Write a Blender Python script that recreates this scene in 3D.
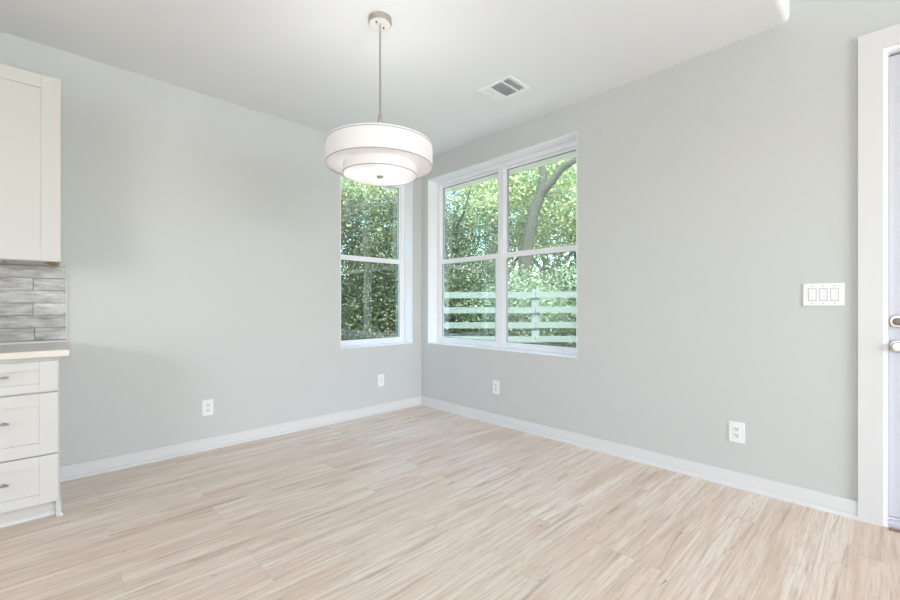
import bpy, bmesh, math, random
from mathutils import Vector, Matrix

random.seed(7)
for o in list(bpy.data.objects):
    bpy.data.objects.remove(o)
S = bpy.context.scene
COL = S.collection

# ------------------------------------------------------------------ camera
F_PX, YAW, CAM, CY = 420.95, 0.80385, (-3.1229, -3.7178, 1.14), 304.93
cd = bpy.data.cameras.new('camera')
cam = bpy.data.objects.new('camera', cd)
COL.objects.link(cam)
cd.sensor_width = 36.0
cd.lens = F_PX / 900 * 36
cd.shift_y = (CY - 300) / 900
cd.clip_start = 0.02
cam.location = CAM
cam.rotation_euler = (math.pi / 2, 0, YAW - math.pi / 2)
S.camera = cam

# ------------------------------------------------------------------ world, sun, added fill light
SKY, SUN, BACK, SIDE, EXPOSURE = 1.6, 8.3, 182.0, 84.0, 0.0
W = bpy.data.worlds.new('sky')
S.world = W
W.use_nodes = True
wn, wl = W.node_tree.nodes, W.node_tree.links
wn.clear()
sky = wn.new('ShaderNodeTexSky')
sky.sky_type = 'NISHITA'
sky.sun_disc = False
sky.sun_elevation = math.radians(52)
sky.sun_rotation = math.radians(215)
sky.air_density = 1.0
sky.dust_density = 2.5
bg = wn.new('ShaderNodeBackground')
bg.inputs['Strength'].default_value = SKY
wo = wn.new('ShaderNodeOutputWorld')
wl.new(sky.outputs[0], bg.inputs[0])
wl.new(bg.outputs[0], wo.inputs[0])

sl = bpy.data.lights.new('sun', 'SUN')
sl.energy = SUN
sl.angle = math.radians(1.5)
sl.color = (1.0, 0.96, 0.88)
sun = bpy.data.objects.new('sun', sl)
sun.rotation_euler = (math.radians(29), 0, math.radians(-32))
COL.objects.link(sun)

def area(name, loc, rot, sx, sy, power, color):
    l = bpy.data.lights.new(name, 'AREA')
    l.shape = 'RECTANGLE'
    l.size, l.size_y, l.energy, l.color = sx, sy, power, color
    o = bpy.data.objects.new(name, l)
    o.location, o.rotation_euler = loc, rot
    COL.objects.link(o)
    return o

# added area lights in unseen openings, standing in for daylight behind the camera
area('fill_far_opening', (-1.75, -8.03, 1.4), (math.radians(104), 0, 0), 3.0, 2.2, BACK, (0.955, 0.98, 0.98))
area('fill_side_opening', (-7.03, -3.75, 1.4), (math.radians(104), 0, math.radians(-90)), 2.2, 2.2, SIDE, (0.955, 0.98, 0.98))

vs = S.view_settings
vs.view_transform = 'Standard'
vs.look = 'None'
vs.exposure = EXPOSURE
vs.gamma = 1.0
vs.use_curve_mapping = False
S.display_settings.display_device = 'sRGB'

# ------------------------------------------------------------------ helpers
def srgb(r, g, b):
    f = lambda c: c / 12.92 if c <= 0.04045 else ((c + 0.055) / 1.055) ** 2.4
    return (f(r / 255), f(g / 255), f(b / 255), 1)

def mat(name, col, rough=0.5, metal=0.0, spec=0.5, var=0.0, vscale=6.0, bump=0.0, bscale=200.0):
    m = bpy.data.materials.new(name)
    m.use_nodes = True
    n, l = m.node_tree.nodes, m.node_tree.links
    b = n['Principled BSDF']
    b.inputs['Base Color'].default_value = col
    b.inputs['Roughness'].default_value = rough
    b.inputs['Metallic'].default_value = metal
    b.inputs['Specular IOR Level'].default_value = spec
    tc = n.new('ShaderNodeTexCoord')
    if var:
        no = n.new('ShaderNodeTexNoise')
        no.inputs['Scale'].default_value = vscale
        no.inputs['Detail'].default_value = 4
        l.new(tc.outputs['Object'], no.inputs['Vector'])
        mx = n.new('ShaderNodeMix')
        mx.data_type = 'RGBA'
        mx.inputs[6].default_value = col
        mx.inputs[7].default_value = (col[0] * (1 - var), col[1] * (1 - var), col[2] * (1 - var), 1)
        l.new(no.outputs['Fac'], mx.inputs[0])
        l.new(mx.outputs[2], b.inputs['Base Color'])
    if bump:
        nb = n.new('ShaderNodeTexNoise')
        nb.inputs['Scale'].default_value = bscale
        nb.inputs['Detail'].default_value = 3
        l.new(tc.outputs['Object'], nb.inputs['Vector'])
        bp = n.new('ShaderNodeBump')
        bp.inputs['Strength'].default_value = bump
        bp.inputs['Distance'].default_value = 0.002
        l.new(nb.outputs['Fac'], bp.inputs['Height'])
        l.new(bp.outputs['Normal'], b.inputs['Normal'])
    return m

class MB:
    """collects shapes into one mesh"""
    def __init__(self):
        self.bm = bmesh.new()
    def box(self, x0, y0, z0, x1, y1, z1, bev=0.0, seg=2):
        r = bmesh.ops.create_cube(self.bm, size=1.0)
        vsn = r['verts']
        bmesh.ops.scale(self.bm, vec=(abs(x1 - x0), abs(y1 - y0), abs(z1 - z0)), verts=vsn)
        bmesh.ops.translate(self.bm, vec=((x0 + x1) / 2, (y0 + y1) / 2, (z0 + z1) / 2), verts=vsn)
        if bev:
            es = list({e for v in vsn for e in v.link_edges})
            bmesh.ops.bevel(self.bm, geom=es, offset=bev, segments=seg, profile=0.6, affect='EDGES')
        return self
    def prism(self, pts, fn, a, b):
        """extrude 2D outline pts from a to b; fn(p, q, t) -> xyz"""
        va = [self.bm.verts.new(fn(p, q, a)) for p, q in pts]
        vb = [self.bm.verts.new(fn(p, q, b)) for p, q in pts]
        n = len(pts)
        for i in range(n):
            self.bm.faces.new((va[i], va[(i + 1) % n], vb[(i + 1) % n], vb[i]))
        self.bm.faces.new(va[::-1])
        self.bm.faces.new(vb)
        return self
    def lathe(self, prof, c=(0, 0, 0), axis='Z', seg=48, closed=False):
        """revolve (r, h) profile"""
        rings = []
        for r, h in prof:
            ring = []
            if r < 1e-6:
                ring = [self.bm.verts.new(self._ax(0, 0, h, axis, c))]
            else:
                for k in range(seg):
                    a = 2 * math.pi * k / seg
                    ring.append(self.bm.verts.new(self._ax(r * math.cos(a), r * math.sin(a), h, axis, c)))
            rings.append(ring)
        pairs = list(zip(rings, rings[1:]))
        if closed:
            pairs.append((rings[-1], rings[0]))
        for A, B in pairs:
            for k in range(seg):
                k2 = (k + 1) % seg
                if len(A) == 1 and len(B) == 1:
                    continue
                if len(A) == 1:
                    self.bm.faces.new((A[0], B[k], B[k2]))
                elif len(B) == 1:
                    self.bm.faces.new((A[k], A[k2], B[0]))
                else:
                    self.bm.faces.new((A[k], A[k2], B[k2], B[k]))
        return self
    @staticmethod
    def _ax(u, v, h, axis, c):
        p = {'Z': (u, v, h), 'X': (h, u, v), 'Y': (u, h, v)}[axis]
        return (p[0] + c[0], p[1] + c[1], p[2] + c[2])
    def tube(self, pts, rads, seg=10):
        rings = []
        pts = [Vector(p) for p in pts]
        for i, p in enumerate(pts):
            t = (pts[min(i + 1, len(pts) - 1)] - pts[max(i - 1, 0)]).normalized()
            u = t.orthogonal().normalized() if i == 0 else (u - t * u.dot(t)).normalized()
            v = t.cross(u)
            rings.append([self.bm.verts.new(p + (u * math.cos(2 * math.pi * k / seg) + v * math.sin(2 * math.pi * k / seg)) * rads[i]) for k in range(seg)])
        for A, B in zip(rings, rings[1:]):
            for k in range(seg):
                self.bm.faces.new((A[k], A[(k + 1) % seg], B[(k + 1) % seg], B[k]))
        self.bm.faces.new(rings[0][::-1])
        self.bm.faces.new(rings[-1])
        return self
    def build(self, name, material, parent=None, smooth=False, origin=None):
        bmesh.ops.recalc_face_normals(self.bm, faces=self.bm.faces[:])
        me = bpy.data.meshes.new(name)
        if origin is not None:
            bmesh.ops.translate(self.bm, vec=[-c for c in origin], verts=self.bm.verts[:])
        self.bm.to_mesh(me)
        self.bm.free()
        me.materials.append(material)
        if smooth:
            for p in me.polygons:
                p.use_smooth = True
            me.set_sharp_from_angle(angle=math.radians(35))
        o = bpy.data.objects.new(name, me)
        COL.objects.link(o)
        if origin is not None:
            o.location = origin
        if parent is not None:
            o.parent = parent
            if origin is None:
                o.location = -parent_world(parent)
        return o

def parent_world(p):
    v = Vector(p.location)
    while p.parent is not None:
        p = p.parent
        v = v + Vector(p.location)
    return v

def empty(name, loc):
    o = bpy.data.objects.new(name, None)
    o.empty_display_size = 0.1
    o.location = loc
    COL.objects.link(o)
    return o

def tag(o, label=None, cat=None, group=None, kind=None):
    if label: o['label'] = label
    if cat: o['category'] = cat
    if group: o['group'] = group
    if kind: o['kind'] = kind
    return o

def struct(o):
    o['kind'] = 'structure'
    return o

# ------------------------------------------------------------------ materials
M = {}
M['wall'] = mat('wall_paint', srgb(203, 205, 203), 0.6, spec=0.3, var=0.02, vscale=1.5, bump=0.15, bscale=350)
M['ceiling'] = mat('ceiling_paint', srgb(230, 232, 233), 0.7, spec=0.25, var=0.02, vscale=1.5, bump=0.15, bscale=350)
M['trim'] = mat('white_trim_paint', srgb(219, 219, 219), 0.6, spec=0.3, var=0.01, vscale=3)
M['vinyl'] = mat('white_window_vinyl', srgb(241, 242, 245), 0.45, spec=0.3, var=0.01, vscale=3)
M['gasket'] = mat('grey_gasket', srgb(96, 102, 104), 0.6, var=0.1, vscale=20)
M['cabinet'] = mat('cabinet_lacquer', srgb(208, 206, 202), 0.6, spec=0.25, var=0.01, vscale=3)
M['gapdark'] = mat('cabinet_carcass', srgb(190, 186, 180), 0.6, var=0.05, vscale=6)
M['nickel'] = mat('brushed_nickel', srgb(196, 190, 184), 0.28, metal=1.0, var=0.08, vscale=40)
M['bronze'] = mat('champagne_bronze', srgb(146, 138, 128), 0.35, metal=1.0, var=0.1, vscale=40)
M['brass'] = mat('antique_brass', srgb(120, 96, 40), 0.4, metal=1.0, var=0.15, vscale=60)
M['dark'] = mat('black_slot', srgb(40, 40, 42), 0.6, var=0.1, vscale=60)
M['plate'] = mat('white_wall_plate', srgb(238, 239, 240), 0.3, var=0.01, vscale=10)
M['rocker'] = mat('white_switch_rocker', srgb(232, 232, 233), 0.3, var=0.01, vscale=10)
M['seam'] = mat('grey_seam_line', srgb(150, 150, 153), 0.5, var=0.05, vscale=30)
M['canopy'] = mat('polished_canopy', srgb(238, 235, 230), 0.4, metal=0.15, var=0.03, vscale=30)
M['door'] = mat('door_paint', srgb(196, 197, 205), 0.6, spec=0.25, var=0.01, vscale=3)
M['sill'] = mat('aluminium_threshold', srgb(205, 206, 214), 0.4, metal=0.3, var=0.04, vscale=12)
M['woodstrip'] = mat('oak_threshold_strip', srgb(150, 110, 92), 0.5, var=0.3, vscale=25)
M['soffit'] = mat('cream_soffit', srgb(250, 238, 214), 0.7, var=0.03, vscale=3)
M['siding'] = mat('sky_block_siding', srgb(214, 212, 204), 0.7, var=0.04, vscale=4)
M['concrete'] = mat('pale_concrete', srgb(206, 202, 194), 0.85, var=0.15, vscale=3)
M['ventback'] = mat('grey_vent_backing', srgb(176, 182, 186), 0.6, var=0.05, vscale=20)
M['roof'] = mat('roof_shingle', srgb(96, 92, 88), 0.9, var=0.3, vscale=8)
M['fence'] = mat('weathered_fence_board', srgb(112, 126, 124), 0.85, var=0.3, vscale=5)
M['bark'] = mat('tree_bark', srgb(62, 62, 54), 0.9, var=0.4, vscale=9, bump=0.6, bscale=30)
M['grass'] = mat('lawn', srgb(96, 110, 72), 0.95, var=0.5, vscale=2.2, bump=0.8, bscale=60)

def quartz():
    m = mat('speckled_quartz', srgb(222, 216, 208), 0.22, var=0.0)
    n, l = m.node_tree.nodes, m.node_tree.links
    tc = n.new('ShaderNodeTexCoord')
    v = n.new('ShaderNodeTexNoise'); v.inputs['Scale'].default_value = 160; v.inputs['Detail'].default_value = 5
    r = n.new('ShaderNodeValToRGB')
    r.color_ramp.elements[0].color = srgb(208, 201, 192); r.color_ramp.elements[0].position = 0.35
    r.color_ramp.elements[1].color = srgb(218, 211, 203); r.color_ramp.elements[1].position = 0.55
    l.new(tc.outputs['Object'], v.inputs['Vector']); l.new(v.outputs['Fac'], r.inputs[0])
    l.new(r.outputs[0], n['Principled BSDF'].inputs['Base Color'])
    return m
M['quartz'] = quartz()

def glass():
    m = bpy.data.materials.new('window_glass')
    m.use_nodes = True
    n, l = m.node_tree.nodes, m.node_tree.links
    n.clear()
    out = n.new('ShaderNodeOutputMaterial')
    mix = n.new('ShaderNodeMixShader')
    t = n.new('ShaderNodeBsdfTransparent'); t.inputs[0].default_value = (0.93, 0.985, 0.955, 1)
    g = n.new('ShaderNodeBsdfGlossy'); g.inputs['Roughness'].default_value = 0.0
    g.inputs[0].default_value = (0.86, 0.97, 0.93, 1)
    lw = n.new('ShaderNodeLayerWeight'); lw.inputs['Blend'].default_value = 0.5
    po = n.new('ShaderNodeMath'); po.operation = 'POWER'; po.inputs[1].default_value = 4.0
    ma = n.new('ShaderNodeMath'); ma.operation = 'MULTIPLY_ADD'
    ma.inputs[1].default_value = 0.8; ma.inputs[2].default_value = 0.14
    l.new(lw.outputs['Facing'], po.inputs[0]); l.new(po.outputs[0], ma.inputs[0]); l.new(ma.outputs[0], mix.inputs[0])
    l.new(t.outputs[0], mix.inputs[1]); l.new(g.outputs[0], mix.inputs[2])
    l.new(mix.outputs[0], out.inputs[0])
    return m
M['glass'] = glass()

def shade_mat(name, col, trans):
    m = bpy.data.materials.new(name)
    m.use_nodes = True
    n, l = m.node_tree.nodes, m.node_tree.links
    n.clear()
    out = n.new('ShaderNodeOutputMaterial')
    mix = n.new('ShaderNodeMixShader'); mix.inputs[0].default_value = trans
    d = n.new('ShaderNodeBsdfDiffuse'); t = n.new('ShaderNodeBsdfTranslucent')
    tc = n.new('ShaderNodeTexCoord')
    w = n.new('ShaderNodeTexNoise'); w.inputs['Scale'].default_value = 220
    mx = n.new('ShaderNodeMix'); mx.data_type = 'RGBA'
    mx.inputs[6].default_value = col
    mx.inputs[7].default_value = tuple(c * 0.94 for c in col[:3]) + (1,)
    l.new(tc.outputs['Object'], w.inputs['Vector']); l.new(w.outputs['Fac'], mx.inputs[0])
    l.new(mx.outputs[2], d.inputs[0]); l.new(mx.outputs[2], t.inputs[0])
    l.new(d.outputs[0], mix.inputs[1]); l.new(t.outputs[0], mix.inputs[2])
    l.new(mix.outputs[0], out.inputs[0])
    return m
M['shade'] = shade_mat('white_linen_shade', srgb(240, 238, 239), 0.14)
M['diffuser'] = shade_mat('white_acrylic_diffuser', srgb(246, 245, 245), 0.38)

def leaf_mat(name, dark, mid, light):
    m = bpy.data.materials.new(name)
    m.use_nodes = True
    n, l = m.node_tree.nodes, m.node_tree.links
    n.clear()
    out = n.new('ShaderNodeOutputMaterial')
    geo = n.new('ShaderNodeNewGeometry')
    r = n.new('ShaderNodeValToRGB')
    r.color_ramp.elements[0].color = dark
    e = r.color_ramp.elements.new(0.5); e.color = mid
    r.color_ramp.elements[-1].color = light
    l.new(geo.outputs['Random Per Island'], r.inputs[0])
    d = n.new('ShaderNodeBsdfDiffuse'); t = n.new('ShaderNodeBsdfTranslucent')
    g = n.new('ShaderNodeBsdfGlossy'); g.inputs['Roughness'].default_value = 0.4
    mix = n.new('ShaderNodeMixShader'); mix.inputs[0].default_value = 0.35
    m2 = n.new('ShaderNodeMixShader'); m2.inputs[0].default_value = 0.06
    l.new(r.outputs[0], d.inputs[0]); l.new(r.outputs[0], t.inputs[0])
    l.new(d.outputs[0], mix.inputs[1]); l.new(t.outputs[0], mix.inputs[2])
    l.new(mix.outputs[0], m2.inputs[1]); l.new(g.outputs[0], m2.inputs[2])
    l.new(m2.outputs[0], out.inputs[0])
    return m
M['leaf_bright'] = leaf_mat('yellow_green_leaves', srgb(122, 144, 96), srgb(166, 184, 126), srgb(210, 218, 168))
M['leaf_mid'] = leaf_mat('green_leaves', srgb(88, 114, 86), srgb(124, 150, 116), srgb(166, 186, 150))
M['leaf_dark'] = leaf_mat('ivy_leaves', srgb(30, 42, 28), srgb(58, 74, 46), srgb(122, 128, 84))

def floor_mat():
    m = bpy.data.materials.new('pale_oak_planks')
    m.use_nodes = True
    n, l = m.node_tree.nodes, m.node_tree.links
    b = n['Principled BSDF']
    tc = n.new('ShaderNodeTexCoord')
    br = n.new('ShaderNodeTexBrick')
    br.offset = 0.37; br.offset_frequency = 3; br.squash = 1.0
    br.inputs['Scale'].default_value = 1.0
    br.inputs['Brick Width'].default_value = 1.22
    br.inputs['Row Height'].default_value = 0.18
    br.inputs['Mortar Size'].default_value = 0.0011
    br.inputs['Mortar Smooth'].default_value = 0.3
    br.inputs['Color1'].default_value = (0, 0, 0, 1)
    br.inputs['Color2'].default_value = (1, 1, 1, 1)
    br.inputs['Mortar'].default_value = (0.5, 0.5, 0.5, 1)
    l.new(tc.outputs['Object'], br.inputs['Vector'])
    sep = n.new('ShaderNodeSeparateColor'); l.new(br.outputs['Color'], sep.inputs[0])
    wv = n.new('ShaderNodeMath'); wv.operation = 'MULTIPLY'; wv.inputs[1].default_value = 37.0
    l.new(sep.outputs[0], wv.inputs[0])
    def grain(sx, sy, scale, detail, dist):
        mp = n.new('ShaderNodeMapping'); mp.inputs['Scale'].default_value = (sx, sy, 1)
        l.new(tc.outputs['Object'], mp.inputs['Vector'])
        no = n.new('ShaderNodeTexNoise'); no.noise_dimensions = '4D'
        no.inputs['Scale'].default_value = scale; no.inputs['Detail'].default_value = detail
        no.inputs['Distortion'].default_value = dist
        l.new(mp.outputs[0], no.inputs['Vector']); l.new(wv.outputs[0], no.inputs['W'])
        return no
    broad = grain(0.8, 9.0, 1.5, 4, 0.8)
    fine = grain(2.0, 60.0, 1.6, 6, 0.4)
    streak = grain(1.1, 13.0, 1.7, 4, 0.9)
    # tone per plank
    plank = n.new('ShaderNodeValToRGB')
    plank.color_ramp.elements[0].color = srgb(225, 206, 190)
    e = plank.color_ramp.elements.new(0.5); e.color = srgb(233, 217, 203)
    plank.color_ramp.elements[-1].color = srgb(239, 226, 214)
    l.new(sep.outputs[0], plank.inputs[0])
    def over(a, fac, col, mode='MIX'):
        x = n.new('ShaderNodeMix'); x.data_type = 'RGBA'; x.blend_type = mode
        l.new(a, x.inputs[6]); l.new(fac, x.inputs[0]); x.inputs[7].default_value = col
        return x.outputs[2]
    def ramp(src, p0, p1, v1):
        r = n.new('ShaderNodeMapRange')
        r.inputs['From Min'].default_value = p0; r.inputs['From Max'].default_value = p1
        r.inputs['To Max'].default_value = v1
        l.new(src, r.inputs['Value'])
        return r.outputs[0]
    knots = grain(3.0, 14.0, 2.6, 5, 1.8)
    pores = grain(5.0, 90.0, 2.0, 4, 0.5)
    c = over(plank.outputs[0], ramp(broad.outputs['Fac'], 0.45, 0.66, 0.55), srgb(208, 181, 159))
    c = over(c, ramp(broad.outputs['Fac'], 0.47, 0.30, 0.4), srgb(243, 236, 229))
    c = over(c, ramp(fine.outputs['Fac'], 0.46, 0.66, 0.75), srgb(206, 182, 163))
    c = over(c, ramp(streak.outputs['Fac'], 0.56, 0.72, 0.6), srgb(166, 138, 117))
    c = over(c, ramp(pores.outputs['Fac'], 0.5, 0.7, 0.4), srgb(184, 160, 143))
    c = over(c, ramp(knots.outputs['Fac'], 0.65, 0.74, 0.7), srgb(132, 110, 96))
    c = over(c, ramp(br.outputs['Fac'], 0.0, 1.0, 0.28), srgb(150, 130, 116))
    l.new(c, b.inputs['Base Color'])
    rr = n.new('ShaderNodeMapRange')
    rr.inputs['To Min'].default_value = 0.27; rr.inputs['To Max'].default_value = 0.38
    l.new(fine.outputs['Fac'], rr.inputs['Value']); l.new(rr.outputs[0], b.inputs['Roughness'])
    b.inputs['Specular IOR Level'].default_value = 0.5
    bp = n.new('ShaderNodeBump'); bp.inputs['Strength'].default_value = 0.12; bp.inputs['Distance'].default_value = 0.001
    l.new(fine.outputs['Fac'], bp.inputs['Height']); l.new(bp.outputs[0], b.inputs['Normal'])
    return m
M['floor'] = floor_mat()

def tile_mat():
    m = bpy.data.materials.new('distressed_grey_tile')
    m.use_nodes = True
    n, l = m.node_tree.nodes, m.node_tree.links
    b = n['Principled BSDF']
    tc = n.new('ShaderNodeTexCoord'); geo = n.new('ShaderNodeNewGeometry')
    w = n.new('ShaderNodeMath'); w.operation = 'MULTIPLY'; w.inputs[1].default_value = 50
    l.new(geo.outputs['Random Per Island'], w.inputs[0])
    mp = n.new('ShaderNodeMapping'); mp.inputs['Scale'].default_value = (4, 4, 16)
    l.new(tc.outputs['Object'], mp.inputs[0])
    a = n.new('ShaderNodeTexNoise'); a.noise_dimensions = '4D'; a.inputs['Scale'].default_value = 2.2; a.inputs['Detail'].default_value = 8
    a.inputs['Roughness'].default_value = 0.65
    l.new(mp.outputs[0], a.inputs['Vector']); l.new(w.outputs[0], a.inputs['W'])
    r = n.new('ShaderNodeValToRGB')
    r.color_ramp.elements[0].position = 0.3; r.color_ramp.elements[0].color = srgb(208, 206, 203)
    e = r.color_ramp.elements.new(0.5); e.color = srgb(172, 170, 167)
    r.color_ramp.elements[-1].position = 0.74; r.color_ramp.elements[-1].color = srgb(92, 88, 86)
    l.new(a.outputs['Fac'], r.inputs[0])
    t = n.new('ShaderNodeMapRange'); t.inputs['To Min'].default_value = 0.0; t.inputs['To Max'].default_value = 0.45
    l.new(geo.outputs['Random Per Island'], t.inputs[0])
    x = n.new('ShaderNodeMix'); x.data_type = 'RGBA'; x.blend_type = 'MULTIPLY'
    l.new(t.outputs[0], x.inputs[0]); l.new(r.outputs[0], x.inputs[6]); x.inputs[7].default_value = srgb(190, 186, 184)
    l.new(x.outputs[2], b.inputs['Base Color'])
    b.inputs['Roughness'].default_value = 0.25
    return m
M['tile'] = tile_mat()
M['grout'] = mat('grey_grout', srgb(140, 138, 135), 0.8, var=0.08, vscale=40)

# ------------------------------------------------------------------ room shell
H = 2.792            # dining ceiling
CE = -3.325          # edge where the dining ceiling ends
HL = 3.7             # high ceiling of the living area
XL, YB = -7.0, -8.0
TW = 0.20
W2 = (-1.963, -0.124, 0.713, 2.546)     # right wall window: y0 y1 z0 z1
W1 = (-1.026, -0.135, 0.713, 2.546)     # left wall window: x0 x1 z0 z1
LIN = 0.006
D0, D1, DH = -4.66, -3.712, 2.452       # door opening

struct(MB().box(XL - TW, YB - TW, -0.12, 0.0, 0.0, 0.0).build('floor', M['floor']))
# left wall with its window opening
b = MB()
x0, x1, z0, z1 = W1[0] - LIN, W1[1] + LIN, W1[2] - LIN, W1[3] + LIN
b.box(XL - TW, 0, -0.12, x0, TW, HL).box(x1, 0, -0.12, TW, TW, HL).box(x0, 0, -0.12, x1, TW, z0).box(x0, 0, z1, x1, TW, HL)
struct(b.build('wall_left', M['wall']))
b = MB()
y0, y1 = W2[0] - LIN, W2[1] + LIN
b.box(0, y1, -0.12, TW, 0, HL).box(0, y0, -0.12, TW, y1, z0).box(0, y0, z1, TW, y1, HL)
b.box(0, D1, -0.12, TW, y0, HL).box(0, D0, DH, TW, D1, HL).box(0, YB - TW, -0.12, TW, D0, HL).box(0, D0, -0.12, TW, D1, -0.045)
struct(b.build('wall_right', M['wall']))
# far end and side wall of the open-plan room, each with an unglazed opening added for its fill light
b = MB()
b.box(XL - TW, YB - TW, 0, -3.3, YB, HL).box(-0.2, YB - TW, 0, 0, YB, HL).box(-3.3, YB - TW, 2.5, -0.2, YB, HL)
struct(b.build('wall_back', M['wall']))
b = MB()
b.box(XL - TW, YB, 0, XL, -4.95, HL).box(XL - TW, -2.55, 0, XL, 0, HL).box(XL - TW, -4.95, 2.5, XL, -2.55, HL)
struct(b.build('wall_side', M['wall']))
# dining ceiling slab with a rounded front edge
R = 0.035
pts = [(0.0, H), (0.0, H + 0.3), (CE, H + 0.3), (CE, H + R)]
for k in range(1, 9):
    a = math.pi / 2 * k / 8
    pts.append((CE + R - R * math.cos(a), H + R - R * math.sin(a)))
b = MB().prism(pts, lambda p, q, t: (t, p, q), XL, 0.0)
o = struct(b.build('ceiling', M['ceiling'], smooth=True))
b = MB().box(XL - TW, YB - TW, HL, TW, TW, HL + 0.12).box(XL, CE, H + 0.3, 0, CE + 0.1, HL)
struct(b.build('ceiling_living', M['ceiling']))
# eave soffit and roof outside
b = MB().box(TW, -9.2, 2.60, 0.62, 0.62, 2.66).box(XL - 1.2, TW, 2.60, TW, 0.62, 2.66)
b.box(0.62, -9.2, 2.60, 0.645, 0.645, 2.84).box(XL - 1.2, 0.62, 2.60, 0.62, 0.645, 2.84)
struct(b.build('soffit', M['soffit']))
b = MB().box(TW, -9.0, -0.3, 2.8, TW, -0.17).box(XL, TW, -0.3, 2.8, 2.8, -0.17)
struct(b.build('bounce_slab', M['concrete']))  # unseen pale slab added to bounce light up to soffit and ceiling
b = MB().box(-11.0, -12.2, -0.3, 1.5, -12.0, 2.3).box(-11.2, -12.2, -0.3, -11.0, -0.5, 2.3)
struct(b.build('sky_block_wall', M['siding']))  # unseen wall added to block horizon sky from the openings
b = MB().box(XL - 4.5, YB - 4.5, HL + 0.12, 0.75, 0.75, HL + 0.22)  # unseen roof; deep far overhang added to keep sun and sky light out
struct(b.build('roof', M['roof']))

# baseboards with a shoe moulding at the foot
def base_profile(h=0.094, t=0.014, s=0.013):
    p = [(0, 0), (t + s, 0), (t + s, 0.006)]
    for k in range(1, 5):
        a = math.pi / 2 * k / 4
        p.append((t + s * math.cos(a), 0.006 + s * math.sin(a)))
    p += [(t, 0.019), (t, h - 0.006), (t - 0.004, h), (0, h)]
    return p
b = MB().prism(base_profile(), lambda p, q, t: (t, -p, q), -3.055, 0.0)
struct(b.build('baseboard_left', M['trim'], smooth=True))
b = MB().prism(base_profile(), lambda p, q, t: (-p, t, q), -3.612, 0.0)
struct(b.build('baseboard_right', M['trim'], smooth=True))

# ------------------------------------------------------------------ windows
def window_unit(name, fn, a0, a1, z0, z1, units, origin):
    """fn(a, d, z) maps along-wall / depth / height to xyz; units = list of (a0, a1)"""
    root = struct(empty(name, origin))
    def bx(mb, a, d, z, A, D, Z, bev=0.0):
        p, q = fn(a, d, z), fn(A, D, Z)
        mb.box(min(p[0], q[0]), min(p[1], q[1]), min(p[2], q[2]), max(p[0], q[0]), max(p[1], q[1]), max(p[2], q[2]), bev)
    DF, DE, HD = 0.137, 0.205, 0.042
    m = MB()      # white returns of the opening
    e = LIN
    bx(m, a0 - e, -0.001, z1, a1 + e, DF, z1 + e); bx(m, a0 - e, -0.001, z0, a0, DF, z1); bx(m, a1, -0.001, z0, a1 + e, DF, z1)
    m.build('jamb_liner', M['vinyl'], root)
    m = MB()
    bx(m, a0 - e, -0.004, z0 - e, a1 + e, DF, z0, 0.002)
    m.build('window_sill', M['vinyl'], root)
    for (u0, u1, fl, fr_) in units:
        m = MB()
        bx(m, u0, DF, z0, u0 + fl, DE, z1, 0.003); bx(m, u1 - fr_, DF, z0, u1, DE, z1, 0.003)
        bx(m, u0 + fl, DF, z1 - HD, u1 - fr_, DE, z1, 0.003); bx(m, u0 + fl, DF, z0, u1 - fr_, DE, z0 + 0.03, 0.003)
        fr = m.build('window_frame', M['vinyl'], root)
        zm = 1.625
        g0, g1 = u0 + fl, u1 - fr_
        # upper sash, outer track
        m = MB(); s = 0.024
        bx(m, g0, 0.172, zm - 0.02, g0 + s, 0.196, z1 - HD, 0.002); bx(m, g1 - s, 0.172, zm - 0.02, g1, 0.196, z1 - HD, 0.002)
        bx(m, g0 + s, 0.172, z1 - HD - 0.026, g1 - s, 0.196, z1 - HD, 0.002); bx(m, g0 + s, 0.172, zm - 0.02, g1 - s, 0.196, zm + 0.03, 0.002)
        sa = m.build('upper_sash', M['vinyl'], root)
        m = MB(); bx(m, g0 + s - .002, 0.180, zm + 0.028, g1 - s + .002, 0.186, z1 - HD - 0.024)
        m.build('glass_pane', M['glass'], sa)
        m = MB(); q = 0.0045; A, B, C, D = g0 + s, g1 - s, zm + 0.03, z1 - HD - 0.026
        bx(m, A, 0.1715, C, A + q, 0.179, D); bx(m, B - q, 0.1715, C, B, 0.179, D); bx(m, A, 0.1715, D - q, B, 0.179, D)
        m.build('gasket', M['gasket'], sa)
        # lower sash, inner track
        m = MB(); s = 0.034
        bx(m, g0, 0.142, z0 + 0.03, g0 + s, 0.168, zm + 0.03, 0.002); bx(m, g1 - s, 0.142, z0 + 0.03, g1, 0.168, zm + 0.03, 0.002)
        bx(m, g0 + s, 0.142, zm - 0.022, g1 - s, 0.168, zm + 0.03, 0.002); bx(m, g0 + s, 0.142, z0 + 0.03, g1 - s, 0.168, z0 + 0.062, 0.002)
        sa = m.build('lower_sash', M['vinyl'], root)
        m = MB(); bx(m, g0 + s - .002, 0.152, z0 + 0.06, g1 - s + .002, 0.158, zm - 0.02)
        m.build('glass_pane', M['glass'], sa)
        m = MB(); A, B, C, D = g0 + s, g1 - s, z0 + 0.062, zm - 0.022; q = 0.003
        bx(m, A, 0.1445, C, A + q, 0.151, D); bx(m, B - q, 0.1445, C, B, 0.151, D); bx(m, A, 0.1445, C, B, 0.151, C + q); bx(m, A, 0.1445, D - q, B, 0.151, D)
        m.build('gasket', M['gasket'], sa)
    return root

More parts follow.
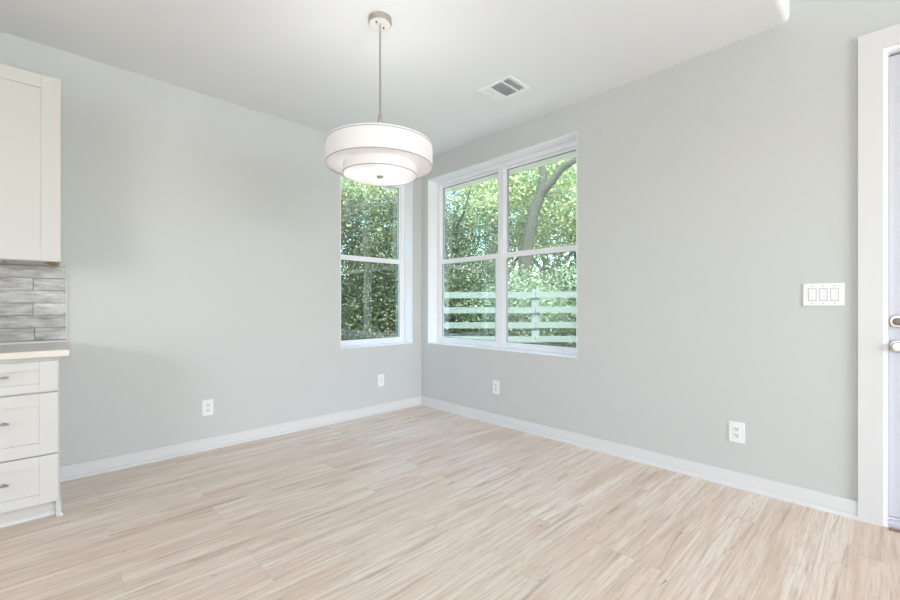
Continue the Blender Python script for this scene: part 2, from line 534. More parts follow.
window_unit('window_1', lambda a, d, z: (a, d, z), W1[0], W1[1], W1[2], W1[3], [(W1[0], W1[1], 0.045, 0.034)], (-0.58, 0.1, 0.713))
mid = -1.068
window_unit('window_2', lambda a, d, z: (d, a, z), W2[0], W2[1], W2[2], W2[3], [(mid + 0.0005, W2[1], 0.045, 0.045), (W2[0], mid - 0.0005, 0.045, 0.026)], (0.1, -1.04, 0.713))

# ------------------------------------------------------------------ entry door
door = struct(empty('door_1', (0.04, -4.18, 0.0)))
m = MB()
c0 = -3.612
m.prism([(c0, 0), (c0, 2.558), (D0 - 0.1, 2.558), (D0 - 0.1, 0), (D0 - 0.008, 0), (D0 - 0.008, 2.462), (D1 + 0.008, 2.462), (D1 + 0.008, 0)], lambda p, q, t: (t, p, q), -0.02, 0.0)
m.build('door_casing', M['trim'], door)
m = MB()
m.box(-0.012, D1 - 0.012, 0, 0, D1 + 0.0078, DH - 0.012).box(-0.012, D0 + 0.012, DH - 0.012, 0, D1 + 0.0078, DH + 0.0098)
m.box(0, D1 - 0.012, 0, TW, D1, DH - 0.012).box(0, D0, 0, TW, D0 + 0.012, DH - 0.012).box(0, D0, DH - 0.012, TW, D1, DH)
m.box(0.075, D1 - 0.03, 0, 0.11, D1 - 0.012, DH - 0.012).box(0.075, D0 + 0.012, 0, 0.11, D0 + 0.03, DH - 0.012)
m.build('door_jamb', M['vinyl'], door)
m = MB()
dy0, dy1 = D0 + 0.015, D1 - 0.0128
m.box(0.030, dy0, 0.048, 0.074, dy1, DH - 0.026, 0.002)
leaf = m.build('door_leaf', M['door'], door)
m = MB()
for zz0, zz1 in ((0.28, 1.0), (1.2, 2.25)):
    for pa, pb in ((dy0 + 0.13, dy0 + 0.42), (dy1 - 0.42, dy1 - 0.13)):
        m.box(0.025, pa, zz0, 0.031, pb, zz1, 0.004)
m.build('door_panel', M['door'], leaf)
def hub(name, z):
    m = MB()
    m.lathe([(0.0, 0.028), (0.033, 0.028), (0.033, 0.022), (0.029, 0.017), (0.022, 0.016), (0.0, 0.016)], (0, -3.757, z), 'X', 40)
    return m
o = hub('deadbolt', 1.055).build('deadbolt', M['nickel'], door, smooth=True); o['label'] = 'round satin nickel deadbolt'
m = MB(); m.lathe([(0, 0.016), (0.02, 0.016), (0.018, 0.004), (0.008, 0.001), (0, 0.001)], (0, -3.757, 1.055), 'X', 28); m.box(-0.016, -3.761, 1.037, 0.002, -3.753, 1.073, 0.003)
m.build('thumb_turn', M['bronze'], o, smooth=True)
o = hub('door_knob', 0.927).build('door_knob', M['nickel'], door, smooth=True); o['label'] = 'round satin nickel door knob'
m = MB(); m.lathe([(0, 0.016), (0.012, 0.016), (0.012, -0.012), (0.024, -0.02), (0.027, -0.035), (0.02, -0.046), (0, -0.048)], (0, -3.757, 0.927), 'X', 32)
m.build('knob_handle', M['nickel'], o, smooth=True)
m = MB().box(-0.012, D0 + 0.002, 0.0, 0.15, D1 - 0.012, 0.03, 0.004).box(0.026, D0 + 0.012, 0.03, 0.15, D1 - 0.012, 0.045, 0.003)
m.build('threshold', M['sill'], door)
m = MB().box(-0.045, D0 - 0.02, 0.0, -0.022, D1 - 0.012, 0.008, 0.003)
m.build('threshold_strip', M['woodstrip'], door)

# ------------------------------------------------------------------ kitchen cabinets at the left
YF = -0.61
CX1, CX0 = -3.062, -3.562
bc = empty('base_cabinet', (-3.31, -0.3, 0.0))
tag(bc, 'white shaker base cabinet of three drawers under the stone worktop', 'cabinet')
m = MB()
m.box(CX0, YF, 0.088, CX1 - 0.016, -0.004, 0.862).box(CX0, YF + 0.055, 0.0, CX1 - 0.016, YF + 0.075, 0.088)
m.box(CX1 - 0.016, YF, 0.0, CX1, -0.004, 0.862)
m.build('body', M['cabinet'], bc)
m = MB()
p = [(0, 0), (0.014, 0), (0.014, 0.004), (0.010, 0.012), (0.004, 0.018), (0.002, 0.075), (0, 0.085)]
m.prism(p, lambda a, q, t: (CX1 + a, t, q), -0.016 - 0.012, YF - 0.006)
m.prism([(0, 0), (0.016, 0), (0.014, 0.010), (0.006, 0.018), (0, 0.02)], lambda a, q, t: (t, YF + 0.055 - a - 0.0005, q), CX0, CX1 - 0.017)
m.build('shoe_moulding', M['trim'], bc)

def shaker(mb, x0, x1, z0, z1, y, st, rl, th=0.019, inset=0.010):
    """a frame-and-panel front whose face lies at y (towards -y)"""
    e = 0.0015
    mb.box(x0, y, z0, x0 + st, y + th, z1, e).box(x1 - st, y, z0, x1, y + th, z1, e)
    mb.box(x0 + st, y, z0, x1 - st, y + th, z0 + rl, e).box(x0 + st, y, z1 - rl, x1 - st, y + th, z1, e)
    mb.box(x0 + st - 0.004, y + inset, z0 + rl - 0.004, x1 - st + 0.004, y + th - 0.001, z1 - rl + 0.004)
def pull(par, xc, z, yface, L=0.13):
    m = MB()
    m.box(xc - L / 2, yface - 0.034, z - 0.005, xc + L / 2, yface - 0.024, z + 0.005, 0.002)
    for s in (-1, 1):
        m.box(xc + s * (L / 2 - 0.018) - 0.005, yface - 0.026, z - 0.004, xc + s * (L / 2 - 0.018) + 0.005, yface, z + 0.004, 0.001)
    m.build('bar_pull', M['bronze'], par)
YD = YF - 0.02
for z0, z1, rl, pz in ((0.682, 0.842, 0.044, 0.775), (0.352, 0.674, 0.062, 0.541), (0.092, 0.344, 0.052, 0.233)):
    m = MB()
    shaker(m, CX0 + 0.003, CX1 - 0.007, z0, z1, YD, 0.072, rl)
    d = m.build('drawer', M['cabinet'], bc)
    pull(d, -3.316, pz, YD)

wt = MB().box(-3.60, -0.65, 0.864, -3.024, -0.003, 0.899, 0.003).build('worktop', M['quartz'], origin=(-3.31, -0.325, 0.88))
tag(wt, 'pale speckled stone worktop over the drawer cabinet', 'worktop')

uc = empty('upper_cabinet', (-3.3, -0.17, 1.39))
tag(uc, 'white shaker wall cabinet above the grey tiled backsplash', 'cabinet')
UF = -0.33
UX1, UX0 = -3.054, -3.56
m = MB()
m.box(UX0, UF, 1.392, UX1, -0.004, 2.458)
m.build('body', M['cabinet'], uc)
m = MB()
shaker(m, UX0 + 0.002, UX1, 1.394, 2.462, UF - 0.02, 0.083, 0.075)
d = m.build('cabinet_door', M['cabinet'], uc)
m = MB().box(-3.105, -0.285, 1.380, -3.068, -0.245, 1.392, 0.002).box(-3.122, -0.272, 1.384, -3.105, -0.258, 1.392, 0.001)
o = m.build('catch', M['brass'], uc); o['label'] = 'small brass catch under the cabinet'
m = MB().lathe([(0, 1.3895), (0.006, 1.3895), (0.006, 1.392), (0, 1.392)], (-3.29, -0.19, 0), 'Z', 16)
m.build('screw_hole', M['dark'], uc)

bs = empty('tile_backsplash', (-3.3, -0.005, 0.902))
tag(bs, 'distressed grey brick tile backsplash between worktop and wall cabinet', 'backsplash')
m = MB().box(-3.60, -0.007, 0.900, -3.020, -0.0005, 1.388)
m.build('grout', M['grout'], bs)
m = MB()
zt, hh = 1.386, 0.0785
row = 0
TX = -3.0215
while zt > 0.92:
    zb = max(zt - hh + 0.003, 0.904)
    first = (0.3, 0.153, 0.3, 0.153, 0.3, 0.146)[row % 6]
    xr = TX
    ln = first
    while xr > -3.59:
        xl = max(xr - ln + 0.003, -3.598)
        m.box(xl, -0.0105, zb, xr, -0.0065, zt, 0.0012, 1)
        xr -= ln
        ln = 0.305
    zt -= hh
    row += 1
m.build('tiles', M['tile'], bs)
m = MB().box(-3.0215, -0.012, 0.900, -3.0155, -0.0005, 1.389, 0.001)
m.build('edge_trim', M['trim'], bs)
m = MB().prism([(0, 0), (0.014, 0), (0.006, 0.004), (0, 0.012)], lambda a, q, t: (t, -0.0105 - a, 0.8995 + q), -3.60, -3.017)
m.build('caulk_bead', M['trim'], bs)

# ------------------------------------------------------------------ pendant lamp
LX, LY = -1.726, -1.686
pl = empty('pendant_lamp', (LX, LY, H))
tag(pl, 'white two-tier drum pendant lamp hanging from the ceiling on a nickel rod', 'lamp')
c = (LX, LY, 0)
m = MB().lathe([(0.066, H), (0.066, H - 0.027), (0.063, H - 0.031), (0.058, H - 0.0315), (0.058, H)], c, 'Z', 56, closed=True)
can = m.build('canopy', M['nickel'], pl, smooth=True)
m = MB().lathe([(0, H - 0.032), (0.0595, H - 0.032), (0.0595, H - 0.0305), (0, H - 0.0305)], c, 'Z', 56)
m.build('canopy_plate', M['canopy'], can, smooth=True)
for ang in (0.25, 0.25 + math.pi):
    m = MB()
    sx, sy = LX + 0.032 * math.cos(ang), LY + 0.032 * math.sin(ang)
    m.lathe([(0, H - 0.032), (0.0045, H - 0.032), (0.0045, H - 0.040), (0, H - 0.040)], (sx, sy, 0), 'Z', 14)
    m.build('canopy_screw', M['gasket'], can)
m = MB().lathe([(0, H - 0.02), (0.0062, H - 0.02), (0.0062, 2.0), (0, 2.0)], c, 'Z', 20)
m.build('rod', M['nickel'], pl, smooth=True)
m = MB().lathe([(0, 2.245), (0.009, 2.243), (0.012, 2.236), (0.0125, 2.19), (0.011, 2.186), (0.0125, 2.182), (0.0125, 2.062), (0, 2.062)], c, 'Z', 28)
m.build('coupling', M['nickel'], pl, smooth=True)
RO, RI, ZT, ZB, ZI = 0.303, 0.2105, 2.062, 1.937, 1.886
m = MB().lathe([(RO, ZB), (RO, ZT), (RO - 0.003, ZT), (RO - 0.003, ZB)], c, 'Z', 96, closed=True)
m.build('outer_shade', M['shade'], pl, smooth=True)
m = MB()
for k in range(3):
    a = 2 * math.pi * k / 3 + 0.4
    m.tube([(LX + 0.011 * math.cos(a), LY + 0.011 * math.sin(a), ZT - 0.006), (LX + (RO - 0.002) * math.cos(a), LY + (RO - 0.002) * math.sin(a), ZT - 0.006)], [0.003, 0.003], 8)
m.build('spider_frame', M['nickel'], pl, smooth=True)
m = MB().lathe([(RO - 0.003, ZB + 0.006), (RI, ZB + 0.006), (RI, ZB + 0.009), (RO - 0.003, ZB + 0.009)], c, 'Z', 96, closed=True)
m.build('ring_diffuser', M['diffuser'], pl, smooth=True)
m = MB().lathe([(RI, ZI), (RI, ZB + 0.006), (RI - 0.003, ZB + 0.006), (RI - 0.003, ZI)], c, 'Z', 96, closed=True)
m.build('inner_shade', M['shade'], pl, smooth=True)
m = MB().lathe([(0, ZI + 0.002), (RI - 0.003, ZI + 0.002), (RI - 0.003, ZI + 0.005), (0, ZI + 0.005)], c, 'Z', 96)
m.build('bottom_diffuser', M['diffuser'], pl, smooth=True)
def band(r, z, h=0.0032):
    return MB().lathe([(r + 0.0012, z - h / 2), (r + 0.0012, z + h / 2), (r - 0.0005, z + h / 2), (r - 0.0005, z - h / 2)], c, 'Z', 96, closed=True)
for r, z in ((RO, ZT - 0.010), (RO, ZB + 0.0016), (RI, ZI + 0.0016)):
    band(r, z).build('seam_shadow_band', M['seam'], pl, smooth=True)  # grey seam bands whose colour stands in for thin shadow lines
m = MB().lathe([(0, ZI + 0.002), (0.012, ZI + 0.002), (0.02, ZI - 0.003), (0.02, ZI - 0.008), (0.014, ZI - 0.014), (0, ZI - 0.015)], c, 'Z', 28)
m.build('finial', M['nickel'], pl, smooth=True)
for k in range(3):
    a = 2 * math.pi * k / 3 + 2.6
    l = bpy.data.lights.new('lamp_bulb_light', 'POINT')
    l.energy, l.color, l.shadow_soft_size = 2.2, (1.0, 0.97, 0.95), 0.03
    o = bpy.data.objects.new('lamp_bulb_light', l)
    o.parent = pl
    o.location = (0.13 * math.cos(a), 0.13 * math.sin(a), 1.99 - H)
    COL.objects.link(o)

# ------------------------------------------------------------------ ceiling air vent
VX0, VX1, VY0, VY1 = -0.722, -0.468, -1.84, -1.535
av = empty('air_vent', ((VX0 + VX1) / 2, (VY0 + VY1) / 2, H))
tag(av, 'white louvred air vent in the ceiling in front of the double window', 'vent')
m = MB(); fw = 0.028; zb = H - 0.008
m.box(VX0, VY0, zb, VX0 + fw, VY1, H, 0.002).box(VX1 - fw, VY0, zb, VX1, VY1, H, 0.002)
m.box(VX0 + fw, VY0, zb, VX1 - fw, VY0 + fw, H, 0.002).box(VX0 + fw, VY1 - fw, zb, VX1 - fw, VY1, H, 0.002)
ya, yb = VY0 + 0.092, VY1 - 0.092
m.box(VX0 + fw, ya - 0.007, zb, VX1 - fw, ya + 0.007, H, 0.001).box(VX0 + fw, yb - 0.007, zb, VX1 - fw, yb + 0.007, H, 0.001)
m.build('frame', M['plate'], av)
m = MB().box(VX0 + fw, VY0 + fw, H - 0.0015, VX1 - fw, VY1 - fw, H - 0.0005)
m.build('backing', M['ventback'], av)
m = MB()
def slat(mb, c, along, L, tilt):
    w, t = 0.011, 0.0012
    vs_ = []
    ca, sa = math.cos(tilt), math.sin(tilt)
    pts = [(-w / 2, -t / 2), (w / 2, -t / 2), (w / 2, t / 2), (-w / 2, t / 2)]
    q = [(u * ca - v * sa, u * sa + v * ca) for u, v in pts]
    if along == 'X':
        mb.prism(q, lambda a, z, s: (c[0] + s, c[1] + a, c[2] + z), -L / 2, L / 2)
    else:
        mb.prism(q, lambda a, z, s: (c[0] + a, c[1] + s, c[2] + z), -L / 2, L / 2)
xc, Lx = (VX0 + VX1) / 2, VX1 - VX0 - 2 * fw
for (s0, s1, tl) in ((VY0 + fw, ya - 0.007, 0.6), (ya + 0.007, yb - 0.007, 0.6), (yb + 0.007, VY1 - fw, -0.6)):
    k = int((s1 - s0) / 0.0105)
    for i in range(k):
        slat(m, (xc, s0 + (i + 0.5) * (s1 - s0) / k, H - 0.0055), 'X', Lx, tl)
m.build('louvres', M['plate'], av)

# ------------------------------------------------------------------ wall plates
def plate_map(wall, a, z):
    if wall == 'left':
        return lambda u, d, v: (a + u, -d, z + v)
    return lambda u, d, v: (-d, a - u, z + v)
def pbox(mb, fn, u0, d0, v0, u1, d1, v1, bev=0.0):
    p, q = fn(u0, d0, v0), fn(u1, d1, v1)
    mb.box(min(p[0], q[0]), min(p[1], q[1]), min(p[2], q[2]), max(p[0], q[0]), max(p[1], q[1]), max(p[2], q[2]), bev)
def outlet(wall, a, z, label, kind='duplex', w=0.078, h=0.124):
    fn = plate_map(wall, a, z)
    root = empty('wall_outlet' if kind == 'duplex' else 'cable_outlet', fn(0, 0, 0))
    tag(root, label, 'outlet')
    m = MB(); pbox(m, fn, -w / 2, 0, -h / 2, w / 2, 0.006, h / 2, 0.002)
    m.build('plate', M['plate'], root)
    if kind == 'duplex':
        for s in (-1, 1):
            m = MB(); pbox(m, fn, -0.0165, 0.0055, s * 0.0195 - 0.0145, 0.0165, 0.0085, s * 0.0195 + 0.0145, 0.001)
            r = m.build('receptacle', M['rocker'], root)
            m = MB()
            pbox(m, fn, -0.0085, 0.0082, s * 0.0195 - 0.001, -0.0055, 0.0089, s * 0.0195 + 0.009)
            pbox(m, fn, 0.0055, 0.0082, s * 0.0195 - 0.001, 0.0085, 0.0089, s * 0.0195 + 0.009)
            pbox(m, fn, -0.003, 0.0082, s * 0.0195 - 0.0105, 0.003, 0.0089, s * 0.0195 - 0.005, 0.0)
            m.build('slots', M['dark'], r)
    else:
        m = MB(); pbox(m, fn, -0.0165, 0.0055, -0.034, 0.0165, 0.0085, 0.034, 0.001)
        r = m.build('insert', M['rocker'], root)
        m = MB(); p = fn(0, 0.0085, 0)
        ax = 'Y' if wall == 'left' else 'X'
        m.lathe([(0, 0), (0.005, 0), (0.005, -0.006), (0, -0.006)], p, ax, 14)
        m.build('jack', M['nickel'], r)
    ax = 'Y' if wall == 'left' else 'X'
    for v in ((0,) if kind == 'duplex' else (-0.048, 0.048)):
        m = MB().lathe([(0, 0.0), (0.003, 0.0), (0.0025, -0.0012), (0, -0.0014)], fn(0, 0.006, v), ax, 12)
        m.build('plate_screw', M['rocker'], root)
    return root
outlet('left', -2.194, 0.331, 'white wall outlet on the left wall nearest the kitchen cabinets')
outlet('left', -0.558, 0.342, 'small white cable outlet plate under the single window', kind='cable', w=0.074, h=0.126)
outlet('right', -1.117, 0.350, 'white wall outlet under the double window', w=0.080, h=0.126)
outlet('right', -3.066, 0.344, 'white wall outlet low on the right wall nearest the door', w=0.083, h=0.126)

fn = plate_map('right', -3.473, 1.198)
sw = empty('light_switch', fn(0, 0, 0))
tag(sw, 'white triple rocker light switch on the wall beside the door', 'light switch')
m = MB(); pbox(m, fn, -0.087, 0, -0.0625, 0.087, 0.007, 0.0625, 0.003)
m.build('plate', M['plate'], sw)
for k in (-1, 0, 1):
    u = k * 0.0465
    m = MB(); pbox(m, fn, u - 0.0178, 0.0060, -0.0350, u + 0.0178, 0.0074, 0.0350)
    g = m.build('rocker_gap', M['seam'], sw)
    m = MB()
    pr = [(-0.0325, 0.004), (-0.0325, 0.0086), (0.0, 0.0096), (0.0325, 0.0122), (0.0325, 0.004)]
    m.prism(pr, lambda p, q, t: fn(t, q, p), u - 0.0158, u + 0.0158)
    m.build('rocker', M['rocker'], sw)
for k in (-1, 0, 1):
    for v in (-0.0485, 0.0485):
        m = MB().lathe([(0, 0.0), (0.003, 0.0), (0.0025, -0.001), (0, -0.0012)], fn(k * 0.0465, 0.007, v), 'X', 12)
        m.build('plate_screw', M['seam'], sw)

# recessed lights of the living area ceiling (met only as reflections in the glass)
def glow(name, col, strength):
    m = bpy.data.materials.new(name); m.use_nodes = True
    n, l = m.node_tree.nodes, m.node_tree.links
    n.clear()
    e = n.new('ShaderNodeEmission'); e.inputs[0].default_value = col; e.inputs[1].default_value = strength
    o = n.new('ShaderNodeOutputMaterial'); l.new(e.outputs[0], o.inputs[0])
    return m
M['bulb'] = glow('warm_lamp_lens', (1.0, 0.80, 0.52, 1), 26.0)
for rx, ry, lab in ((-3.50, -7.80, 'warm recessed ceiling light mirrored at the left of the single window pane'),
                    (-4.62, -7.76, 'warm recessed ceiling light mirrored at the right of the single window pane')):
    rl = empty('recessed_ceiling_light', (rx, ry, HL))
    tag(rl, lab, 'light', 'recessed lights of the living area')
    m = MB().lathe([(0.12, HL), (0.12, HL - 0.008), (0.085, HL - 0.012), (0.085, HL)], (rx, ry, 0), 'Z', 40, closed=True)
    m.build('trim_ring', M['trim'], rl, smooth=True)
    m = MB().lathe([(0, HL - 0.004), (0.085, HL - 0.004), (0.085, HL - 0.012), (0.078, HL - 0.035), (0.05, HL - 0.055), (0, HL - 0.062)], (rx, ry, 0), 'Z', 40)
    m.build('lens', M['bulb'], rl, smooth=True)

# ------------------------------------------------------------------ outdoors
GZ = -0.2
m = MB().box(-40, -40, GZ - 0.3, 40, 40, GZ)
struct(m.build('ground', M['grass']))

fw_ = Vector((math.cos(YAW), math.sin(YAW), 0)); rt_ = Vector((math.sin(YAW), -math.cos(YAW), 0))
def at(u, depth, z):
    """a place outdoors: sideways px in the picture's frame at a depth, on height z"""
    return Vector((CAM[0], CAM[1], 0)) + fw_ * depth + rt_ * ((u - 450) / F_PX * depth) + Vector((0, 0, z))

# rail fence: straight run behind the house corner
FD = 9.5
fa, fb = Vector((CAM[0], CAM[1], 0)) + fw_ * FD - rt_ * 0.55, Vector((CAM[0], CAM[1], 0)) + fw_ * FD + rt_ * 7.5
fdir = (fb - fa).normalized(); fnor = Vector((-fdir.y, fdir.x, 0))
fe = empty('rail_fence', tuple((fa + fb) / 2 + Vector((0, 0, GZ))))
tag(fe, 'weathered pale grey wooden rail fence of four boards in the garden', 'fence')
def fbox(mb, s0, n0, z0, s1, n1, z1):
    pts = [(s0, n0), (s1, n0), (s1, n1), (s0, n1)]
    mb.prism(pts, lambda p, q, t: tuple(fa + fdir * p + fnor * q + Vector((0, 0, t))), z0, z1)
L = (fb - fa).length
s_post = (535.5 - 450) / F_PX * FD + 0.55
posts = []
s = s_post
while s > 0.2: s -= 2.35
while s < L - 0.05:
    if s > 0: posts.append(s)
    s += 2.35
ends = [0.0] + posts + [L]
for zc in (1.37, 1.03, 0.69, 0.36):
    for e0, e1 in zip(ends, ends[1:]):
        if e1 - e0 < 0.1: continue
        m = MB(); j = random.uniform(-0.012, 0.012)
        fbox(m, e0 + 0.004, -0.02, zc - 0.068 + j, e1 - 0.004, 0.02, zc + 0.068 + j)
        m.build('rail', M['fence'], fe)
for s in posts:
    m = MB(); fbox(m, s - 0.09, 0.02, GZ - 0.1, s + 0.09, 0.13, 1.50)
    m.build('post', M['fence'], fe)

# leaves: bent diamond-shaped blades scattered in clumps
def leaf_mesh(name, n, size, sampler, seed, material):
    rnd = random.Random(seed)
    verts, faces = [], []
    for i in range(n):
        p = Vector(sampler(rnd))
        d = Vector((rnd.gauss(0, 1), rnd.gauss(0, 1), rnd.gauss(0, 0.7) - 0.2)).normalized()
        sd = d.cross(Vector((rnd.gauss(0, 1), rnd.gauss(0, 1), rnd.gauss(0, 1)))).normalized()
        nn = d.cross(sd)
        L = size * rnd.uniform(0.6, 1.3); w = L * 0.30
        k = len(verts)
        verts += [p, p + d * L * 0.5 + sd * w + nn * L * 0.08, p + d * L, p + d * L * 0.5 - sd * w + nn * L * 0.08]
        faces.append((k, k + 1, k + 2, k + 3))
    me = bpy.data.meshes.new(name)
    me.from_pydata([tuple(v) for v in verts], [], faces)
    me.materials.append(material)
    return me

def clumps(rnd_seed, n, fnc):
    r = random.Random(rnd_seed)
    return [fnc(r) for _ in range(n)]
def crown_sampler(cl, sig):
    def f(r):
        c = cl[r.randrange(len(cl))]
        return (c[0] + r.gauss(0, sig), c[1] + r.gauss(0, sig), max(0.02, c[2] + r.gauss(0, sig * 0.75)))
    return f
def ell(r, rx, rz, zc, hollow=0.55):
    while True:
        v = Vector((r.uniform(-1, 1), r.uniform(-1, 1), r.uniform(-1, 1)))
        if hollow < v.length < 1: break
    return (v.x * rx, v.y * rx, zc + v.z * rz)

def make_trunk(seed, h, r0, branches):
    rnd = random.Random(seed)
    mb = MB()
    pts = [(0, 0, -0.1)]; x = y = 0
    for k in range(1, 6):
        x += rnd.uniform(-0.16, 0.16); y += rnd.uniform(-0.16, 0.16)
        pts.append((x, y, h * k / 5))
    mb.tube(pts, [r0 * (1 - 0.13 * k) for k in range(6)])
    for _ in range(branches):
        k = rnd.randrange(2, 6); p = Vector(pts[k]); a = rnd.uniform(0, 6.28)
        q = [p]; d = Vector((math.cos(a), math.sin(a), rnd.uniform(0.5, 1.1))).normalized()
        for j in range(3):
            q.append(q[-1] + d * rnd.uniform(0.5, 0.8))
            d = (d + Vector((rnd.uniform(-.3, .3), rnd.uniform(-.3, .3), rnd.uniform(-.1, .3)))).normalized()
        mb.tube(q, [r0 * 0.45, r0 * 0.33, r0 * 0.2, r0 * 0.08], 7)
    return mb

def mk(name, me, parent=None):
    o = bpy.data.objects.new(name, me)
    COL.objects.link(o)
    if parent: o.parent = parent
    return o

crown_b = leaf_mesh('bright_crown', 20000, 0.095, crown_sampler(clumps(1, 75, lambda r: ell(r, 2.3, 2.5, 4.6, 0.3)), 0.36), 11, M['leaf_bright'])
crown_m = leaf_mesh('green_crown', 24000, 0.095, crown_sampler(clumps(2, 95, lambda r: ell(r, 2.4, 3.2, 4.2, 0.4)), 0.40), 12, M['leaf_mid'])
crown_d = leaf_mesh('ivy_crown', 26000, 0.088, crown_sampler(clumps(3, 110, lambda r: ell(r, 1.9, 3.0, 3.2, 0.35)), 0.34), 13, M['leaf_dark'])
bush_d = leaf_mesh('dark_bush', 12000, 0.08, crown_sampler(clumps(4, 60, lambda r: ell(r, 1.25, 1.1, 1.0, 0.3)), 0.22), 14, M['leaf_dark'])
bush_b = leaf_mesh('bright_bush', 12000, 0.08, crown_sampler(clumps(5, 60, lambda r: ell(r, 1.25, 1.1, 1.0, 0.3)), 0.22), 15, M['leaf_mid'])
tmp = make_trunk(21, 4.6, 0.17, 6).build('trunk', M['bark'], smooth=True); trunk_a = tmp.data; bpy.data.objects.remove(tmp)
tmp = make_trunk(22, 5.0, 0.15, 7).build('trunk', M['bark'], smooth=True); trunk_b = tmp.data; bpy.data.objects.remove(tmp)

def tree(crown, trunk, loc, rz, sc, label):
    root = empty('leafy_tree', (loc[0], loc[1], GZ))
    root.rotation_euler.z = rz
    root.scale = (sc, sc, sc)
    tag(root, label, 'tree', 'trees beyond the fence')
    mk('foliage', crown, root); mk('trunk', trunk, root)
    return root
def bush(me, loc, rz, sc, label):
    o = mk('leafy_bush', me)
    o.location = (loc[0], loc[1], GZ); o.rotation_euler.z = rz; o.scale = (sc, sc, sc)
    tag(o, label, 'bush', 'bushes along the fence')
    return o

# the leaning forked tree seen through the near pane of the double window
ft = empty('forked_tree', tuple(at(522, 12.0, GZ)))
tag(ft, 'leaning forked grey tree with yellow-green leaves behind the double window', 'tree')
o0 = Vector(ft.location)
def rel(u, v, d):
    return tuple(at(u, d, CAM[2] + (CY - v) / F_PX * d) - o0)
m = MB()
m.tube([(0, 0, -0.1), rel(523, 290, 12.0), rel(527, 245, 12.0), rel(534, 210, 12.0), rel(542, 190, 12.0)], [0.24, 0.2, 0.18, 0.16, 0.15])
m.tube([rel(540, 194, 12.0), rel(552, 181, 11.9), rel(562, 168, 11.8), rel(578, 158, 11.7), rel(600, 146, 11.6)], [0.14, 0.12, 0.10, 0.09, 0.05])
m.tube([rel(541, 192, 12.0), rel(543, 176, 12.1), rel(541, 160, 12.2), rel(546, 140, 12.2), rel(540, 110, 12.3)], [0.13, 0.11, 0.10, 0.08, 0.05])
tr = m.build('trunk', M['bark'], None, smooth=True); tr.parent = ft
me = leaf_mesh('forked_tree_foliage', 16000, 0.095, crown_sampler([rel(R_.uniform(470, 640), R_.uniform(95, 215), R_.uniform(12.2, 13.8)) for R_ in [random.Random(5)] for _ in range(70)], 0.34), 31, M['leaf_bright'])
mk('foliage', me, ft)

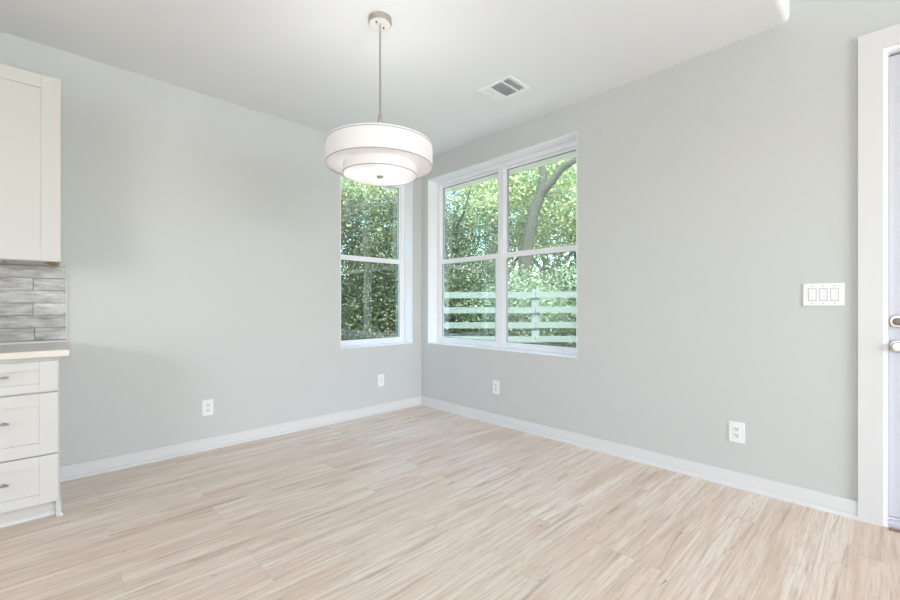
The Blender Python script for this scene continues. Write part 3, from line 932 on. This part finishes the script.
T = [
    (crown_m, trunk_a, at(245, 12.5, 0), 1.9, 1.1, 'green tree outside the kitchen wall, left of the single window'),
    (crown_d, trunk_b, at(275, 11.0, 0), 3.9, 0.8, 'small dark ivy tree left of the single window'),
    (crown_d, trunk_b, at(352, 11.6, 0), 0.3, 0.74, 'dark ivy-covered tree at the left of the single window view'),
    (crown_d, trunk_b, at(402, 12.0, 0), 2.1, 0.76, 'dark ivy-covered tree at the right of the single window view'),
    (crown_b, trunk_a, at(378, 14.5, 0), 1.0, 1.15, 'tall yellow-green tree behind the two ivy trees, through the single window'),
    (crown_d, trunk_b, at(462, 11.8, 0), 4.0, 0.70, 'dark ivy-covered tree through the far pane of the double window'),
    (crown_b, trunk_a, at(500, 15.0, 0), 5.0, 1.15, 'tall yellow-green tree behind the mullion of the double window'),
    (crown_b, trunk_a, at(590, 14.0, 0), 2.5, 1.1, 'bright yellow-green tree at the right of the double window view'),
    (crown_m, trunk_b, at(545, 17.0, 0), 3.1, 1.25, 'tall green tree far behind the forked tree'),
    (crown_m, trunk_a, at(440, 16.5, 0), 0.2, 1.2, 'tall green tree hidden behind the room corner'),
    (crown_m, trunk_b, at(690, 14.5, 0), 1.7, 1.15, 'green tree beyond the fence far right of the double window'),
    (crown_b, trunk_b, at(305, 13.5, 0), 2.9, 1.1, 'bright yellow-green tree left of the ivy trees'),
    (crown_m, trunk_a, (7.5, -5.0), 0.7, 1.1, 'green tree right of the house, mirrored in the single window'),
    (crown_d, trunk_b, (4.9, -3.6), 2.2, 0.95, 'dark ivy tree close to the right side of the house, mirrored in the single window'),
    (crown_d, trunk_b, (3.5, -6.9), 0.2, 0.9, 'dark ivy tree by the far side of the house, mirrored low in the single window'),
    (crown_d, trunk_b, (3.2, -9.4), 4.2, 1.0, 'dark ivy tree farthest along the side of the house'),
    (crown_d, trunk_b, (5.6, -8.0), 1.4, 1.1, 'dark tree right of the house, mirrored in the single window'),
    (crown_m, trunk_b, (9.5, -10.5), 3.4, 1.3, 'tall green tree far right of the house, mirrored in glass'),
    (crown_d, trunk_b, (-4.5, 6.5), 5.2, 1.1, 'dark tree left of the house, mirrored in the double window'),
    (crown_m, trunk_a, (-7.5, 7.5), 0.9, 1.2, 'green tree far left of the house, mirrored in the double window'),
]
for t in T:
    tree(*t)
B = [
    (bush_d, (3.0, -4.3), 0.9, 1.0, 'low dark bush beside the house wall, mirrored in the single window'),
    (bush_d, (3.0, -8.4), 1.9, 1.3, 'low dark bush at the far end of the house wall'),
    (bush_d, (4.6, -9.6), 5.9, 1.4, 'low dark bush beyond the far end of the house wall'),
    (bush_d, (-3.1, 4.0), 2.9, 1.2, 'low dark bush outside the single window, mirrored in the double window'),
    (bush_d, (-5.6, 5.4), 0.5, 1.3, 'low dark bush outside the kitchen wall'),
    (bush_d, (4.0, -2.3), 0.4, 1.15, 'dark bush right of the house nearest the double window, mirrored in the single window'),
    (bush_d, (4.2, -5.4), 1.4, 1.2, 'dark bush right of the house, mirrored low in the single window'),
    (bush_d, (5.2, -7.2), 2.4, 1.3, 'dark bush farthest right of the house, mirrored low in the single window'),
    (bush_d, (-1.9, 4.4), 3.4, 1.2, 'dark bush left of the house, mirrored low in the double window'),
    (bush_d, (-4.2, 4.6), 4.4, 1.3, 'dark bush farthest left of the house, mirrored low in the double window'),
    (bush_d, at(345, 11.55, 0), 0.1, 1.0, 'dark bush behind the fence at the left of the single window'),
    (bush_d, at(385, 11.75, 0), 1.6, 1.1, 'dark bush behind the fence in the middle of the single window'),
    (bush_b, at(420, 11.85, 0), 2.2, 1.0, 'green bush behind the fence beside the room corner'),
    (bush_d, at(458, 11.55, 0), 2.9, 1.1, 'dark bush behind the fence in the far pane of the double window'),
    (bush_b, at(492, 11.75, 0), 3.7, 1.1, 'green bush behind the fence at the double window mullion'),
    (bush_b, at(522, 11.65, 0), 4.3, 1.0, 'green bush behind the fence left of the post'),
    (bush_b, at(556, 11.85, 0), 5.1, 1.15, 'green bush behind the fence right of the post'),
    (bush_d, at(592, 11.65, 0), 5.9, 1.1, 'dark bush behind the fence at the right edge of the double window'),
    (bush_b, at(640, 11.95, 0), 0.6, 1.1, 'green bush behind the fence end'),
]
for q in B:
    bush(*q)
